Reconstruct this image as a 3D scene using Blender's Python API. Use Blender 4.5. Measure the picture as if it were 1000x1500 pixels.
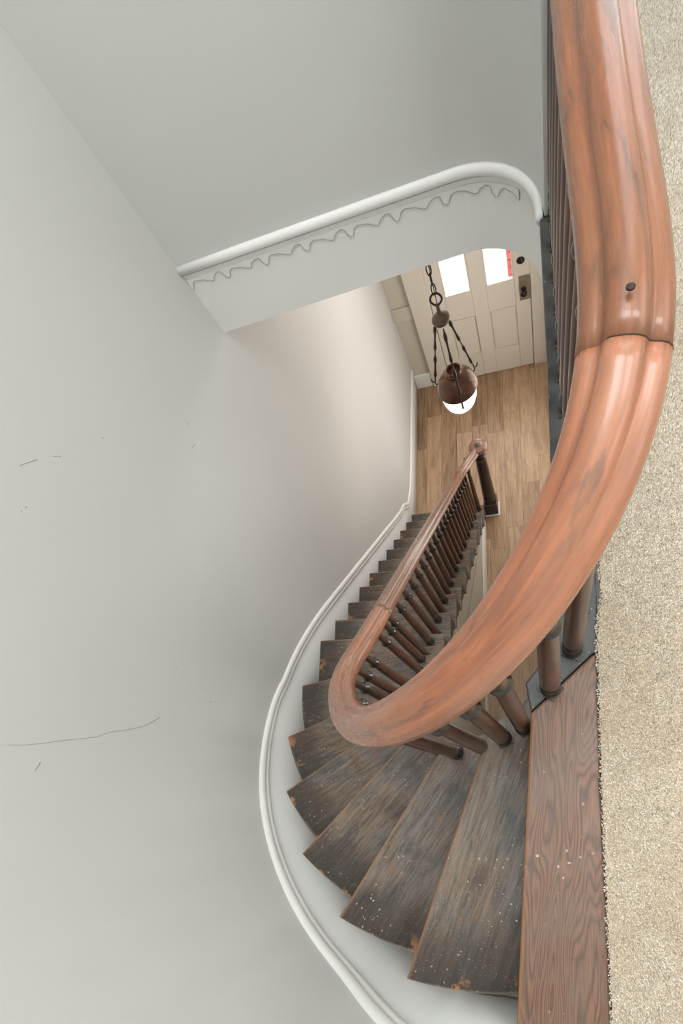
import bpy, bmesh, math, random
import numpy as np
from mathutils import Vector, Matrix
random.seed(7); rng = np.random.default_rng(7)
S = bpy.context.scene
for o in list(bpy.data.objects): bpy.data.objects.remove(o)

# ------------------------------------------------------------------ camera
H = 3.6                      # upper landing level (18 risers of 0.20)
CAMZ = 4.837
cd = bpy.data.cameras.new('camera'); cam = bpy.data.objects.new('camera', cd)
S.collection.objects.link(cam); S.camera = cam
cd.sensor_fit = 'HORIZONTAL'; cd.sensor_width = 36; cd.lens = 796.4*36/1000
cd.shift_x = -0.0009; cd.shift_y = 0.206; cd.clip_start = 0.02
rt = Vector((0.934, 0.038, -0.356)); dn = Vector((-0.045, -0.975, -0.220)); fw = rt.cross(dn).normalized()
dn = fw.cross(rt).normalized(); rt = dn.cross(fw).normalized()
M = Matrix(((rt.x, -dn.x, -fw.x, 0), (rt.y, -dn.y, -fw.y, 0), (rt.z, -dn.z, -fw.z, CAMZ), (0, 0, 0, 1)))
cam.matrix_world = M

# ------------------------------------------------------------------ world, lights, exposure
W = bpy.data.worlds.new('sky'); S.world = W; W.use_nodes = True
W.node_tree.nodes['Background'].inputs[0].default_value = (0.93, 0.97, 1.0, 1)
W.node_tree.nodes['Background'].inputs[1].default_value = 2.6
S.view_settings.view_transform = 'Standard'; S.view_settings.look = 'None'
S.view_settings.gamma = 1; S.view_settings.use_curve_mapping = False
S.view_settings.exposure = 0.2
def area(name, loc, target, sx, sy, power, col=(1, 1, 1)):
    l = bpy.data.lights.new(name, 'AREA'); l.shape = 'RECTANGLE'; l.size = sx; l.size_y = sy
    l.energy = power; l.color = col
    o = bpy.data.objects.new(name, l); S.collection.objects.link(o); o.location = loc
    o.rotation_euler = (Vector(target)-Vector(loc)).to_track_quat('-Z', 'Y').to_euler(); return o
area('upstairs_window_daylight', (1.55, 0.35, 4.75), (-0.9, 0.6, 3.2), 1.5, 1.6, 13, (0.95, 0.98, 1.0))
area('landing_fill', (1.15, 0.35, 6.4), (-1.0, 0.3, 2.9), 0.9, 0.9, 17, (0.985, 0.99, 0.985))  # added fill aimed at the dim curved wall; no lamp hangs here
area('curved_wall_fill', (0.236, 0.55, 2.85), (-1.16, 0.45, 2.9), 0.5, 0.7, 7, (1.0, 0.985, 0.965))  # added fill below the landing for the low curved wall, no fixture
area('stairwell_fill', (-0.2, 0.7, 8.9), (-0.2, 0.7, 0), 2.2, 2.2, 118, (0.95, 0.98, 1.0))  # added overhead fill to even out the well; no skylight is built
area('rear_hall_fill', (-0.15, -0.75, 2.2), (-0.2, 3.0, 0.9), 0.6, 1.6, 60, (1.0, 0.97, 0.94))  # added fill from behind to brighten the lower hall
area('hall_side_fill', (0.236, 2.85, 1.25), (-1.2, 2.85, 1.25), 1.0, 1.9, 14.5, (1.0, 0.96, 0.92))  # added fill flush with the hall wall; there is no doorway
area('transom_daylight', (-0.42, 3.9, 2.75), (-0.75, 1.6, 2.7), 0.9, 0.6, 13, (1.0, 0.95, 0.89))
area('street_daylight', (-0.4, 4.9, 2.0), (-0.5, 3.0, 0.6), 1.2, 1.4, 70, (0.92, 0.96, 1.0))

# ------------------------------------------------------------------ object helpers
def link(o): S.collection.objects.link(o); return o
def tag(o, label=None, cat=None, group=None, kind=None):
    for k, v in (('label', label), ('category', cat), ('group', group), ('kind', kind)):
        if v: o[k] = v
    return o
def thing(name, label, cat, loc=(0, 0, 0), group=None):
    o = link(bpy.data.objects.new(name, None)); o.location = loc; o.empty_display_size = 0.05
    return tag(o, label, cat, group)
def mesh(verts, faces, uv=None, smooth=False):
    me = bpy.data.meshes.new('m'); me.from_pydata([tuple(v) for v in verts], [], [tuple(f) for f in faces])
    if uv is not None:
        l = me.uv_layers.new(name='UVMap')
        for lp in me.loops: l.data[lp.index].uv = uv[lp.vertex_index]
    if smooth: me.polygons.foreach_set('use_smooth', [True]*len(me.polygons))
    me.update(); return me
def obj(name, me, mat=None, parent=None, loc=None, bevel=0, seg=2):
    o = link(bpy.data.objects.new(name, me)); me.name = name
    if mat and not me.materials: me.materials.append(mat)
    if parent: o.parent = parent
    if loc is not None: o.location = loc
    if bevel:
        m = o.modifiers.new('bevel', 'BEVEL'); m.width = bevel; m.segments = seg; m.limit_method = 'ANGLE'; m.angle_limit = 0.6
    return o
def boxm(x0, x1, y0, y1, z0, z1):
    v = [(x, y, z) for z in (z0, z1) for y in (y0, y1) for x in (x0, x1)]
    return mesh(v, [(0, 2, 3, 1), (4, 5, 7, 6), (0, 1, 5, 4), (2, 6, 7, 3), (0, 4, 6, 2), (1, 3, 7, 5)])
def prism(poly, z0, z1, uvf=None, smooth=False):
    a = sum(poly[i][0]*poly[(i+1) % len(poly)][1]-poly[(i+1) % len(poly)][0]*poly[i][1] for i in range(len(poly)))
    if a < 0: poly = poly[::-1]
    n = len(poly)
    v = [(p[0], p[1], z0) for p in poly]+[(p[0], p[1], z1) for p in poly]
    f = [tuple(range(n-1, -1, -1)), tuple(range(n, 2*n))]+[(i, (i+1) % n, n+(i+1) % n, n+i) for i in range(n)]
    return mesh(v, f, [uvf(p) for p in v] if uvf else None)
def ribbon(path, prof, closed=True, uv=True, cap=True, up=None, smooth=True):
    """sweep profile [(side, up)] along path of Vectors; frame keeps world z up unless up given"""
    P = [Vector(p) for p in path]; n = len(P); m = len(prof); V = []; U = []
    per = [0]
    for i in range(m): a, b = prof[i], prof[(i+1) % m]; per.append(per[-1]+math.hypot(a[0]-b[0], a[1]-b[1]))
    L = 0
    for i in range(n):
        t = (P[min(i+1, n-1)]-P[max(i-1, 0)]).normalized()
        u0 = Vector(up[i]) if up else Vector((0, 0, 1))
        s = t.cross(u0).normalized(); u = s.cross(t).normalized()
        if i: L += (P[i]-P[i-1]).length
        for j in range(m):
            V.append(P[i]+s*prof[j][0]+u*prof[j][1]); U.append((L, per[j]))
    F = [(i*m+j, i*m+(j+1) % m, (i+1)*m+(j+1) % m, (i+1)*m+j) for i in range(n-1) for j in range(m if closed else m-1)]
    if cap and closed: F += [tuple(range(m-1, -1, -1)), tuple((n-1)*m+j for j in range(m))]
    F = [f[::-1] for f in F]
    return mesh(V, F, U if uv else None, smooth)
def lathe(prof, n=16, axis=None, attr=None, ax=(0, 0)):
    """prof [(r, z)] bottom to top; attr: per ring darkness"""
    V = []; m = len(prof)
    for r, z in prof:
        for k in range(n):
            a = 2*math.pi*k/n; V.append((ax[0]+r*math.cos(a), ax[1]+r*math.sin(a), z))
    F = [(i*n+k, i*n+(k+1) % n, (i+1)*n+(k+1) % n, (i+1)*n+k) for i in range(m-1) for k in range(n)]
    if prof[0][0] > 1e-5: F.append(tuple(range(n-1, -1, -1)))
    if prof[-1][0] > 1e-5: F.append(tuple((m-1)*n+k for k in range(n)))
    me = mesh(V, F, None, True)
    if attr:
        c = me.attributes.new('dark', 'FLOAT', 'POINT')
        c.data.foreach_set('value', [attr[i] for i in range(m) for k in range(n)])
    return me
def join(*ms):
    bm = bmesh.new()
    for m in ms: bm.from_mesh(m)
    me = bpy.data.meshes.new('m'); bm.to_mesh(me); bm.free()
    for m in ms: bpy.data.meshes.remove(m)
    return me
def tubem(pts, r, n=8):
    prof = [(r*math.cos(2*math.pi*k/n), r*math.sin(2*math.pi*k/n)) for k in range(n)]
    t = (Vector(pts[-1])-Vector(pts[0])).normalized()
    up = None
    if abs(t.z) > 0.95: up = [(0, 1, 0)]*len(pts)
    return ribbon(pts, prof, up=up, uv=False)
def copy_of(o, parent=None):
    c = o.copy(); S.collection.objects.link(c)
    if parent: c.parent = parent
    return c

# ------------------------------------------------------------------ materials
def lin(r, g, b): 
    f = lambda c: (c/255/12.92 if c/255 <= .04045 else ((c/255+.055)/1.055)**2.4)
    return (f(r), f(g), f(b), 1)
class Mat:
    def __init__(s, name, rough=.6, spec=.5):
        s.m = bpy.data.materials.new(name); s.m.use_nodes = True; s.t = s.m.node_tree; s.N = s.t.nodes
        s.b = s.N['Principled BSDF']; s.b.inputs['Roughness'].default_value = rough
        s.b.inputs['Specular IOR Level'].default_value = spec
    def n(s, typ, **k):
        x = s.N.new(typ)
        for a, v in k.items(): setattr(x, a, v)
        return x
    def l(s, a, b): s.t.links.new(a, b)
    def coord(s, kind='Object', scale=(1, 1, 1)):
        c = s.n('ShaderNodeTexCoord'); mp = s.n('ShaderNodeMapping'); mp.inputs['Scale'].default_value = scale
        s.l(c.outputs[kind], mp.inputs[0]); return mp.outputs[0]
    def noise(s, vec, scale, detail=4, rough=.55, dist=0):
        x = s.n('ShaderNodeTexNoise'); x.inputs['Scale'].default_value = scale; x.inputs['Detail'].default_value = detail
        x.inputs['Roughness'].default_value = rough; x.inputs['Distortion'].default_value = dist
        s.l(vec, x.inputs['Vector']); return x.outputs['Fac']
    def voro(s, vec, scale, feat='F1', out='Distance', warp=.012):
        if warp:
            nz_ = s.n('ShaderNodeTexNoise'); nz_.inputs['Scale'].default_value = scale*1.7; nz_.inputs['Detail'].default_value = 3; s.l(vec, nz_.inputs['Vector'])
            sc_ = s.n('ShaderNodeVectorMath', operation='SCALE'); s.l(nz_.outputs['Color'], sc_.inputs[0]); sc_.inputs['Scale'].default_value = .55/scale
            ad_ = s.n('ShaderNodeVectorMath', operation='ADD'); s.l(vec, ad_.inputs[0]); s.l(sc_.outputs[0], ad_.inputs[1]); vec = ad_.outputs[0]
        x = s.n('ShaderNodeTexVoronoi'); x.feature = feat; x.inputs['Scale'].default_value = scale
        s.l(vec, x.inputs['Vector']); return x.outputs[out]
    def ramp(s, fac, stops):
        r = s.n('ShaderNodeValToRGB'); e = r.color_ramp.elements
        while len(e) > 1: e.remove(e[-1])
        for i, (p, c) in enumerate(stops):
            el = e[0] if i == 0 else e.new(p); el.position = p
            el.color = c if isinstance(c, tuple) else (c, c, c, 1)
        s.l(fac, r.inputs[0]); return r.outputs[0]
    def mix(s, fac, a, b, blend='MIX'):
        x = s.n('ShaderNodeMix'); x.data_type = 'RGBA'; x.blend_type = blend
        for sock, v in ((x.inputs[0], fac), (x.inputs[6], a), (x.inputs[7], b)):
            if hasattr(v, 'links') or hasattr(v, 'is_linked'): s.l(v, sock)
            else: sock.default_value = v
        return x.outputs[2]
    def math(s, op, a, b=0.0):
        x = s.n('ShaderNodeMath', operation=op)
        for sock, v in ((x.inputs[0], a), (x.inputs[1], b)):
            if hasattr(v, 'is_linked'): s.l(v, sock)
            else: sock.default_value = v
        return x.outputs[0]
    def sep(s, vec):
        x = s.n('ShaderNodeSeparateXYZ'); s.l(vec, x.inputs[0]); return x.outputs
    def col(s, c): 
        if hasattr(c, 'is_linked'): s.l(c, s.b.inputs['Base Color'])
        else: s.b.inputs['Base Color'].default_value = c
        return s
    def bump(s, h, strength=.3, dist=.002):
        x = s.n('ShaderNodeBump'); x.inputs['Strength'].default_value = strength; x.inputs['Distance'].default_value = dist
        s.l(h, x.inputs['Height']); s.l(x.outputs[0], s.b.inputs['Normal']); return s

def paint(name, c, rough=.55, scuff=0.0):
    m = Mat(name, rough, .25); v = m.coord()
    big = m.noise(v, 1.3, 3); fine = m.noise(v, 55, 3)
    col = m.mix(m.ramp(big, [(.3, 0.), (.7, 1.)]), tuple(x*.965 for x in c[:3])+(1,), c)
    if scuff:
        w = m.noise(m.coord(scale=(1, 1, 1.6)), 3.1, 9, .8, 1.2)
        col = m.mix(m.ramp(w, [(.70, 0.), (.74, scuff)]), col, lin(150, 148, 142))
    m.col(col); m.bump(m.math('ADD', m.math('MULTIPLY', fine, .25), m.noise(v, 7, 4)), .22, .004); return m.m
WALL = paint('wall_paint', lin(210, 210, 207), .62, .35)
WALL2 = paint('upper_wall_paint', lin(208, 209, 205), .62, .2)
TRIM = paint('white_trim_paint', lin(236, 236, 233), .38)
FASCIA = paint('fascia_paint', lin(236, 236, 233), .5)
SKIRT = paint('skirt_paint', lin(216, 217, 215), .42)
DOORP = paint('door_paint', lin(221, 213, 201), .42)
CREAM = paint('hall_wall_paint', lin(205, 198, 186), .5)
CEIL = paint('ceiling_paint', lin(225, 224, 220), .6)

def rail_wood(name, tint=(1, 1, 1), sheen_max=.75):
    m = Mat(name, .3, .5); v = m.coord('UV', (2.2, 26, 1)); v2 = m.coord('UV', (1.6, 34, 1)); vo = m.coord()
    g = m.noise(v, 3.0, 8, .62, .6); g2 = m.noise(v2, 9, 6, .7, .3)
    c = m.ramp(g, [(.22, lin(92, 60, 46)), (.42, lin(136, 86, 62)), (.58, lin(160, 104, 74)), (.78, lin(126, 82, 62))])
    c = m.mix(m.ramp(g2, [(.35, .4), (.6, 0.)]), c, lin(112, 68, 48))
    bl = m.noise(m.coord('UV', (7, 24, 1)), 1.6, 5, .6, .8)       # dark worn blotches along the grain
    c = m.mix(m.ramp(bl, [(.58, 0.), (.68, .8)]), c, lin(66, 52, 46))
    painted_sheen = m.noise(m.coord('UV', (2.5, 12, 1)), 1.3, 4, .5)
    c = m.mix(m.ramp(painted_sheen, [(.36, .08), (.68, sheen_max)]), c, lin(160, 132, 116))  # pale sheen painted into the rail colour
    sp = m.voro(vo, 120); c = m.mix(m.ramp(sp, [(.0, .9), (.035, 0.)]), c, lin(210, 190, 175))
    c = m.mix(1.0, c, (*tint, 1), 'MULTIPLY')
    m.col(c); m.l(m.ramp(g2, [(.3, .36), (.7, .22)]), m.b.inputs['Roughness'])
    m.b.inputs['Coat Weight'].default_value = .35; m.b.inputs['Coat Roughness'].default_value = .18
    m.bump(m.math('ADD', m.math('MULTIPLY', g2, .5), m.noise(vo, 25, 2)), .06, .001); return m.m
RAIL = rail_wood('rail_wood', (1.2, 1.0, .85), .55)
RAIL_A = rail_wood('amber_rail_wood', (.80, .67, .50), .36)
RAIL_C = rail_wood('dark_rail_wood', (.78, .74, .74))

def baluster_wood():
    m = Mat('baluster_wood', .3, .5); v = m.coord('Object', (24, 24, 3))
    oi = m.n('ShaderNodeObjectInfo')
    add = m.n('ShaderNodeVectorMath', operation='ADD'); m.l(v, add.inputs[0]); m.l(oi.outputs['Random'], add.inputs[1])
    g = m.noise(add.outputs[0], 2.2, 6, .65, .4)
    body = m.ramp(g, [(.25, lin(52, 34, 26)), (.5, lin(88, 55, 38)), (.75, lin(128, 80, 53))])
    body = m.mix(m.math('MULTIPLY', oi.outputs['Random'], .5), body, lin(56, 42, 34))
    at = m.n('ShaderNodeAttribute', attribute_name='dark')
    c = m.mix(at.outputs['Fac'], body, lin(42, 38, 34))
    dust = m.noise(m.coord(), 38, 6, .7)
    c = m.mix(m.ramp(dust, [(.62, 0.), (.75, .35)]), c, lin(150, 140, 126))
    m.col(c); m.bump(g, .1, .001); m.b.inputs['Coat Weight'].default_value = .15; m.b.inputs['Coat Roughness'].default_value = .3
    return m.m
BAL = baluster_wood()

def dark_wood(name, c1, c2, rough=.4, speck=1.0):
    m = Mat(name, rough, .45); v = m.coord()
    g = m.noise(v, 9, 6, .6, .4); c = m.mix(m.ramp(g, [(.35, 0.), (.7, 1.)]), c1, c2)
    d = m.noise(v, 120, 3, .6)
    c = m.mix(m.ramp(m.voro(v, 55), [(0., speck), (.05, speck), (.075, 0.)]), c, lin(190, 182, 168))
    m.col(c); m.bump(d, .15, .001); return m.m
NEWEL = dark_wood('newel_wood', lin(34, 28, 24), lin(60, 43, 33), .28, .3)
PLATE = dark_wood('painted_edge_wood', lin(54, 55, 53), lin(80, 80, 77), .42, .9)
BRACK = dark_wood('bracket_wood', lin(58, 54, 48), lin(84, 76, 66), .45, .4)
RISER = dark_wood('riser_wood', lin(50, 44, 40), lin(72, 56, 44), .5, .4)

def tread_wood():
    """UV: u along the nosing from the inner end (0) to the wall, v back from the nosing edge (metres); attribute 'wall' = distance to the wall end"""
    m = Mat('worn_tread_wood', .42, .4); uv = m.coord('UV', (1, 1, 1)); x = m.sep(uv)
    oi = m.n('ShaderNodeObjectInfo')
    sh = m.n('ShaderNodeVectorMath', operation='ADD'); m.l(uv, sh.inputs[0])
    sc = m.math('MULTIPLY', oi.outputs['Random'], 37.0); cb = m.n('ShaderNodeCombineXYZ'); m.l(sc, cb.inputs[0]); m.l(sc, cb.inputs[1]); m.l(cb.outputs[0], sh.inputs[1])
    P = sh.outputs[0]
    st = m.n('ShaderNodeMapping'); st.inputs['Scale'].default_value = (2.5, 30, 1); m.l(P, st.inputs[0])
    gr = m.noise(st.outputs[0], 3.4, 8, .66, 1.1)
    big = m.noise(P, 5.5, 4, .55, .3); mid = m.noise(P, 17, 6, .65, .3)
    c = m.ramp(big, [(.30, lin(78, 75, 72)), (.45, lin(116, 107, 97)), (.56, lin(132, 110, 90)), (.70, lin(94, 70, 57))])
    c = m.mix(m.ramp(gr, [(.40, .65), (.56, 0.)]), c, lin(54, 47, 43))
    c = m.mix(m.ramp(mid, [(.56, 0.), (.70, .65)]), c, lin(132, 96, 70))
    c = m.mix(m.ramp(m.noise(st.outputs[0], 1.3, 7, .7, .8), [(.50, 0.), (.70, .55)]), c, lin(152, 143, 132))
    wl = m.n('ShaderNodeAttribute', attribute_name='wall').outputs['Fac']
    # dark unworn band by the wall, with flaking to bare wood right at the edge
    c = m.mix(m.ramp(wl, [(.0, .85), (.09, .65), (.17, 0.)]), c, lin(50, 44, 40))
    fl = m.math('MULTIPLY', m.ramp(wl, [(.012, 1.), (.05, 0.)]), m.ramp(m.noise(P, 11, 6, .7), [(.56, 0.), (.62, 1.)]))
    c = m.mix(fl, c, lin(172, 122, 78))
    c = m.mix(m.ramp(wl, [(.003, .7), (.006, 0.)]), c, lin(168, 158, 134))
    # nosing edge worn to lighter wood
    ed = m.math('MULTIPLY', m.ramp(x[1], [(.002, 1.), (.009, 0.)]), m.ramp(m.noise(P, 14, 5, .6), [(.3, .3), (.6, .9)]))
    c = m.mix(ed, c, lin(150, 112, 84))
    # paint drips and fine scratches
    pm = m.noise(P, 6, 3); dots = m.math('MULTIPLY', m.ramp(m.voro(P, 52), [(0., 1.), (.09, 1.), (.13, 0.)]), m.ramp(pm, [(.42, 0.), (.58, 1.)]))
    c = m.mix(m.math('MULTIPLY', dots, .85), c, lin(206, 198, 184))
    dots2 = m.ramp(m.voro(P, 140), [(0., 1.), (.10, .8), (.16, 0.)]); c = m.mix(m.math('MULTIPLY', dots2, .6), c, lin(186, 178, 166))
    sm = m.n('ShaderNodeMapping'); sm.inputs['Scale'].default_value = (1, 9, 1); sm.inputs['Rotation'].default_value = (0, 0, 1.2); m.l(P, sm.inputs[0])
    scr = m.noise(sm.outputs[0], 40, 2, .5); c = m.mix(m.ramp(scr, [(.74, 0.), (.78, .5)]), c, lin(170, 150, 128))
    m.col(c); m.l(m.ramp(mid, [(.3, .34), (.7, .55)]), m.b.inputs['Roughness'])
    m.bump(m.math('ADD', m.math('MULTIPLY', gr, .7), m.math('MULTIPLY', mid, .5)), .25, .002); return m.m
TREAD = tread_wood()

def board_wood():
    m = Mat('landing_board_wood', .4, .45); uv = m.coord('UV', (1, 1, 1)); x = m.sep(uv)
    # cathedral grain: rings distorted by low frequency noise along the board
    mp = m.n('ShaderNodeMapping'); mp.inputs['Scale'].default_value = (3.2, 22, 1); m.l(uv, mp.inputs[0])
    w = m.noise(mp.outputs[0], .55, 2, .45, .2)
    rings = m.math('FRACT', m.math('MULTIPLY', w, 38.0))
    c = m.ramp(rings, [(0., lin(98, 72, 57)), (.35, lin(130, 95, 74)), (.7, lin(121, 87, 68)), (.9, lin(82, 65, 54)), (1., lin(98, 72, 57))])
    c = m.mix(m.ramp(m.noise(uv, 7, 4), [(.42, 0.), (.7, .75)]), c, lin(116, 102, 90))
    fib = m.n('ShaderNodeMapping'); fib.inputs['Scale'].default_value = (6, 120, 1); m.l(uv, fib.inputs[0])
    f = m.noise(fib.outputs[0], 3, 5, .7); c = m.mix(m.ramp(f, [(.36, .6), (.5, 0.)]), c, lin(88, 58, 44))
    c = m.mix(m.ramp(m.noise(uv, 16, 6, .7), [(.64, 0.), (.72, .6)]), c, lin(72, 60, 54))
    pm = m.noise(uv, 4, 3); d = m.math('MULTIPLY', m.ramp(m.voro(uv, 46), [(0., 1.), (.10, 1.), (.14, 0.)]), m.ramp(pm, [(.46, 0.), (.6, 1.)]))
    c = m.mix(m.math('MULTIPLY', d, .8), c, lin(205, 192, 176))
    c = m.mix(m.ramp(x[1], [(.003, .8), (.008, 0.)]), c, lin(150, 106, 72))
    m.col(c); m.bump(m.math('ADD', m.math('MULTIPLY', rings, .3), f), .3, .0015); return m.m
BOARD = board_wood()

def plank_wood():
    m = Mat('laminate_plank', .38, .4); oi = m.n('ShaderNodeObjectInfo')
    v = m.coord('Object', (1, 1, 1)); sh = m.n('ShaderNodeVectorMath', operation='ADD'); m.l(v, sh.inputs[0])
    cb = m.n('ShaderNodeCombineXYZ'); r = m.math('MULTIPLY', oi.outputs['Random'], 61.0)
    for i in range(3): m.l(r, cb.inputs[i])
    m.l(cb.outputs[0], sh.inputs[1])
    mp = m.n('ShaderNodeMapping'); mp.inputs['Scale'].default_value = (17, 1.4, 1); m.l(sh.outputs[0], mp.inputs[0])
    g = m.noise(mp.outputs[0], 1.5, 6, .6, .5); g2 = m.noise(mp.outputs[0], 6, 5, .7, .3)
    c = m.ramp(g, [(.28, lin(78, 60, 48)), (.42, lin(140, 112, 86)), (.54, lin(182, 150, 118)), (.75, lin(152, 120, 90))])
    c = m.mix(m.ramp(g2, [(.38, .75), (.5, 0.)]), c, lin(104, 80, 62))
    tone = m.ramp(oi.outputs['Random'], [(0., lin(138, 108, 82)), (.5, lin(198, 168, 136)), (1., lin(166, 132, 98))])
    c = m.mix(.42, c, tone)
    m.col(c); m.bump(g2, .08, .001); return m.m
PLANK = plank_wood()

def carpet_mat():
    m = Mat('carpet_pile', .95, .1); at = m.n('ShaderNodeAttribute', attribute_name='tone'); v = m.coord()
    c = m.ramp(at.outputs['Fac'], [(0., lin(154, 142, 126)), (.3, lin(198, 188, 172)), (.75, lin(219, 210, 195)), (1., lin(240, 234, 223))])
    c = m.mix(m.ramp(m.noise(v, 6, 4), [(.45, 0.), (.75, .35)]), c, lin(178, 152, 120))
    m.col(c); m.b.inputs['Sheen Weight'].default_value = .15; return m.m
CARPET = carpet_mat()
def plain(name, c, rough=.5, metal=0, emit=None, es=1):
    m = Mat(name, rough); v = m.coord()
    m.col(m.mix(m.ramp(m.noise(v, 30, 4), [(.35, 0.), (.7, 1.)]), tuple(k*.8 for k in c[:3])+(1,), c))
    m.b.inputs['Metallic'].default_value = metal
    if emit: m.b.inputs['Emission Color'].default_value = emit; m.b.inputs['Emission Strength'].default_value = es
    return m.m
def copper():
    m = Mat('aged_copper', .32); v = m.coord()
    c = m.ramp(m.noise(v, 14, 5), [(.3, lin(84, 58, 47)), (.65, lin(122, 84, 67))])
    c = m.mix(m.math('MULTIPLY', m.ramp(m.voro(v, 60), [(0., 1.), (.14, 1.), (.18, 0.)]), m.ramp(m.noise(v, 9, 2), [(.5, 0.), (.6, 1.)])), c, lin(225, 205, 180))
    m.col(c); m.b.inputs['Metallic'].default_value = .35; return m.m
COPPER = copper()
BRONZE = plain('bronze', lin(112, 98, 86), .45, .35); ARM = plain('dark_bronze', lin(74, 58, 48), .42, .35)
IRON = plain('dark_iron', lin(52, 44, 40), .5, .6)
BRASS = plain('aged_brass', lin(150, 136, 112), .42, .35)
BLACK = plain('black_metal', lin(34, 32, 32), .35, .5)
CONC = plain('pavement', lin(214, 212, 206), .9)
GLOW0 = plain('lit_glass_shade', lin(250, 244, 230), .3, 0, (1.0, .97, .90, 1), 1.6)
def glass():
    m = bpy.data.materials.new('window_glass'); m.use_nodes = True; t = m.node_tree; t.nodes.clear()
    o = t.nodes.new('ShaderNodeOutputMaterial'); mx = t.nodes.new('ShaderNodeMixShader'); tr = t.nodes.new('ShaderNodeBsdfTransparent')
    gl = t.nodes.new('ShaderNodeBsdfGlossy'); gl.inputs['Roughness'].default_value = .02; mx.inputs[0].default_value = .05
    t.links.new(tr.outputs[0], mx.inputs[1]); t.links.new(gl.outputs[0], mx.inputs[2]); t.links.new(mx.outputs[0], o.inputs[0]); return m
GLASS = glass()
def glow():
    m = bpy.data.materials.new('lit_glass'); m.use_nodes = True; t = m.node_tree; t.nodes.clear()
    o = t.nodes.new('ShaderNodeOutputMaterial'); mx = t.nodes.new('ShaderNodeMixShader'); tr = t.nodes.new('ShaderNodeBsdfTransparent')
    e = t.nodes.new('ShaderNodeEmission'); e.inputs[0].default_value = (1, .965, .88, 1); e.inputs[1].default_value = 2.6; mx.inputs[0].default_value = .55
    t.links.new(tr.outputs[0], mx.inputs[1]); t.links.new(e.outputs[0], mx.inputs[2]); t.links.new(mx.outputs[0], o.inputs[0]); return m
GLOW = glow()
def brick_mat():
    m = Mat('red_brick', .85); v = m.coord(); oi = m.n('ShaderNodeObjectInfo')
    c = m.mix(oi.outputs['Random'], lin(176, 84, 80), lin(204, 108, 104)); c = m.mix(m.ramp(m.noise(v, 40, 5), [(.4, 0.), (.7, .4)]), c, lin(160, 96, 90))
    m.col(c); m.bump(m.noise(v, 90, 4), .3, .003); return m.m
BRICK = brick_mat(); MORTAR = plain('mortar', lin(214, 190, 184), .9)

# ------------------------------------------------------------------ shared plan geometry
WX = -1.164                              # left wall / skirting face
WC = (-.257, .42); WR = .907             # curved wall centre and radius
RC = (-.245, .39); RR = .31              # balustrade centre line around the well
WELL = .275
YB = -.487                               # back wall
YD = 3.965                               # front door wall
def arc(c, r, a0, a1, n): return [(c[0]+r*math.cos(math.radians(a0+(a1-a0)*i/n)), c[1]+r*math.sin(math.radians(a0+(a1-a0)*i/n))) for i in range(n+1)]
def struct(name, me, mat, **k): return tag(obj(name, me, mat, **k), kind='structure')

# walls -----------------------------------------------------------------
def offset_wall(inner, out, z0, z1):
    """solid wall whose room face follows inner polyline; out = thickness to the outside (left of travel)"""
    n = len(inner); V = []
    for i, p in enumerate(inner):
        a = inner[max(i-1, 0)]; b = inner[min(i+1, n-1)]; t = Vector((b[0]-a[0], b[1]-a[1])).normalized()
        q = (p[0]+t.y*out, p[1]-t.x*out)
        V += [(p[0], p[1], z0), (p[0], p[1], z1), (q[0], q[1], z0), (q[0], q[1], z1)]
    F = []
    for i in range(n-1):
        a, b = 4*i, 4*i+4
        F += [(a, a+1, b+1, b), (a+2, b+2, b+3, a+3), (a+1, a+3, b+3, b+1), (a, b, b+2, a+2)]
    F += [(0, 2, 3, 1), (4*n-4, 4*n-3, 4*n-1, 4*n-2)]
    me = mesh(V, F); 
    for p in me.polygons: p.use_smooth = False
    return me
inner = [(WX, YD+.1), (WX, 2.2), (WX, 1.0)]+[(WX, .42)]+arc(WC, WR, 180, 270, 40)[1:]+[(.4, YB), (1.6, YB)]
wl = struct('wall_left', offset_wall(inner, .12, 0, 9.0), WALL)
for p in wl.data.polygons: p.use_smooth = True
m_ = wl.modifiers.new('edge', 'EDGE_SPLIT'); m_.split_angle = .5
SCUFF = plain('scuff', lin(162, 162, 158), .8); FAINT = plain('faint_crack', lin(203, 203, 200), .8)
def scuff(name, pts, r, mat): obj(name, tubem([Vector(p) for p in pts], r, 5), mat, wl)
for L in (((-1.1636, .6954, 4.0279), (-1.1636, .7129, 4.0108), (-1.1636, .7369, 3.9865)), ((-1.1636, .7701, 3.9462), (-1.1636, .7774, 3.9349)), ((-1.1636, .7794, 3.931), (-1.1636, .7827, 3.9252)),
          ((-1.1636, .6011, 3.9954), (-1.1636, .6069, 3.9909)), ((-1.1636, .5862, 4.0037), (-1.1636, .5911, 4.001)), ((-1.1636, 1.1267, 3.4192), (-1.1636, 1.1485, 3.4065)),
          ((-1.1636, .9164, 3.8084), (-1.1636, .915, 3.8004)), ((-1.1636, 1.2069, 3.4602), (-1.1636, 1.1993, 3.4471)), ((-1.1587, .3296, 3.3826), (-1.1587, .3295, 3.3718)),
          ((-1.1527, .2826, 3.2169), (-1.1526, .2815, 3.2086)), ((-1.146, .2444, 3.191), (-1.1453, .2406, 3.183)), ((-1.0525, -.0141, 3.946), (-1.0627, .0052, 3.9271))):
    scuff('scuff', L, .0007, SCUFF)
scuff('hairline_crack', ((-1.078, .0364, 4.0192), (-1.0797, .0401, 3.9623), (-1.0824, .046, 3.9177), (-1.088, .0586, 3.8489), (-1.0907, .0649, 3.8066), (-1.0949, .0749, 3.7426), (-1.1013, .0909, 3.6986), (-1.1057, .1023, 3.6325), (-1.1127, .1216, 3.55), (-1.1239, .156, 3.4753)), .0008, FAINT)
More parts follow.
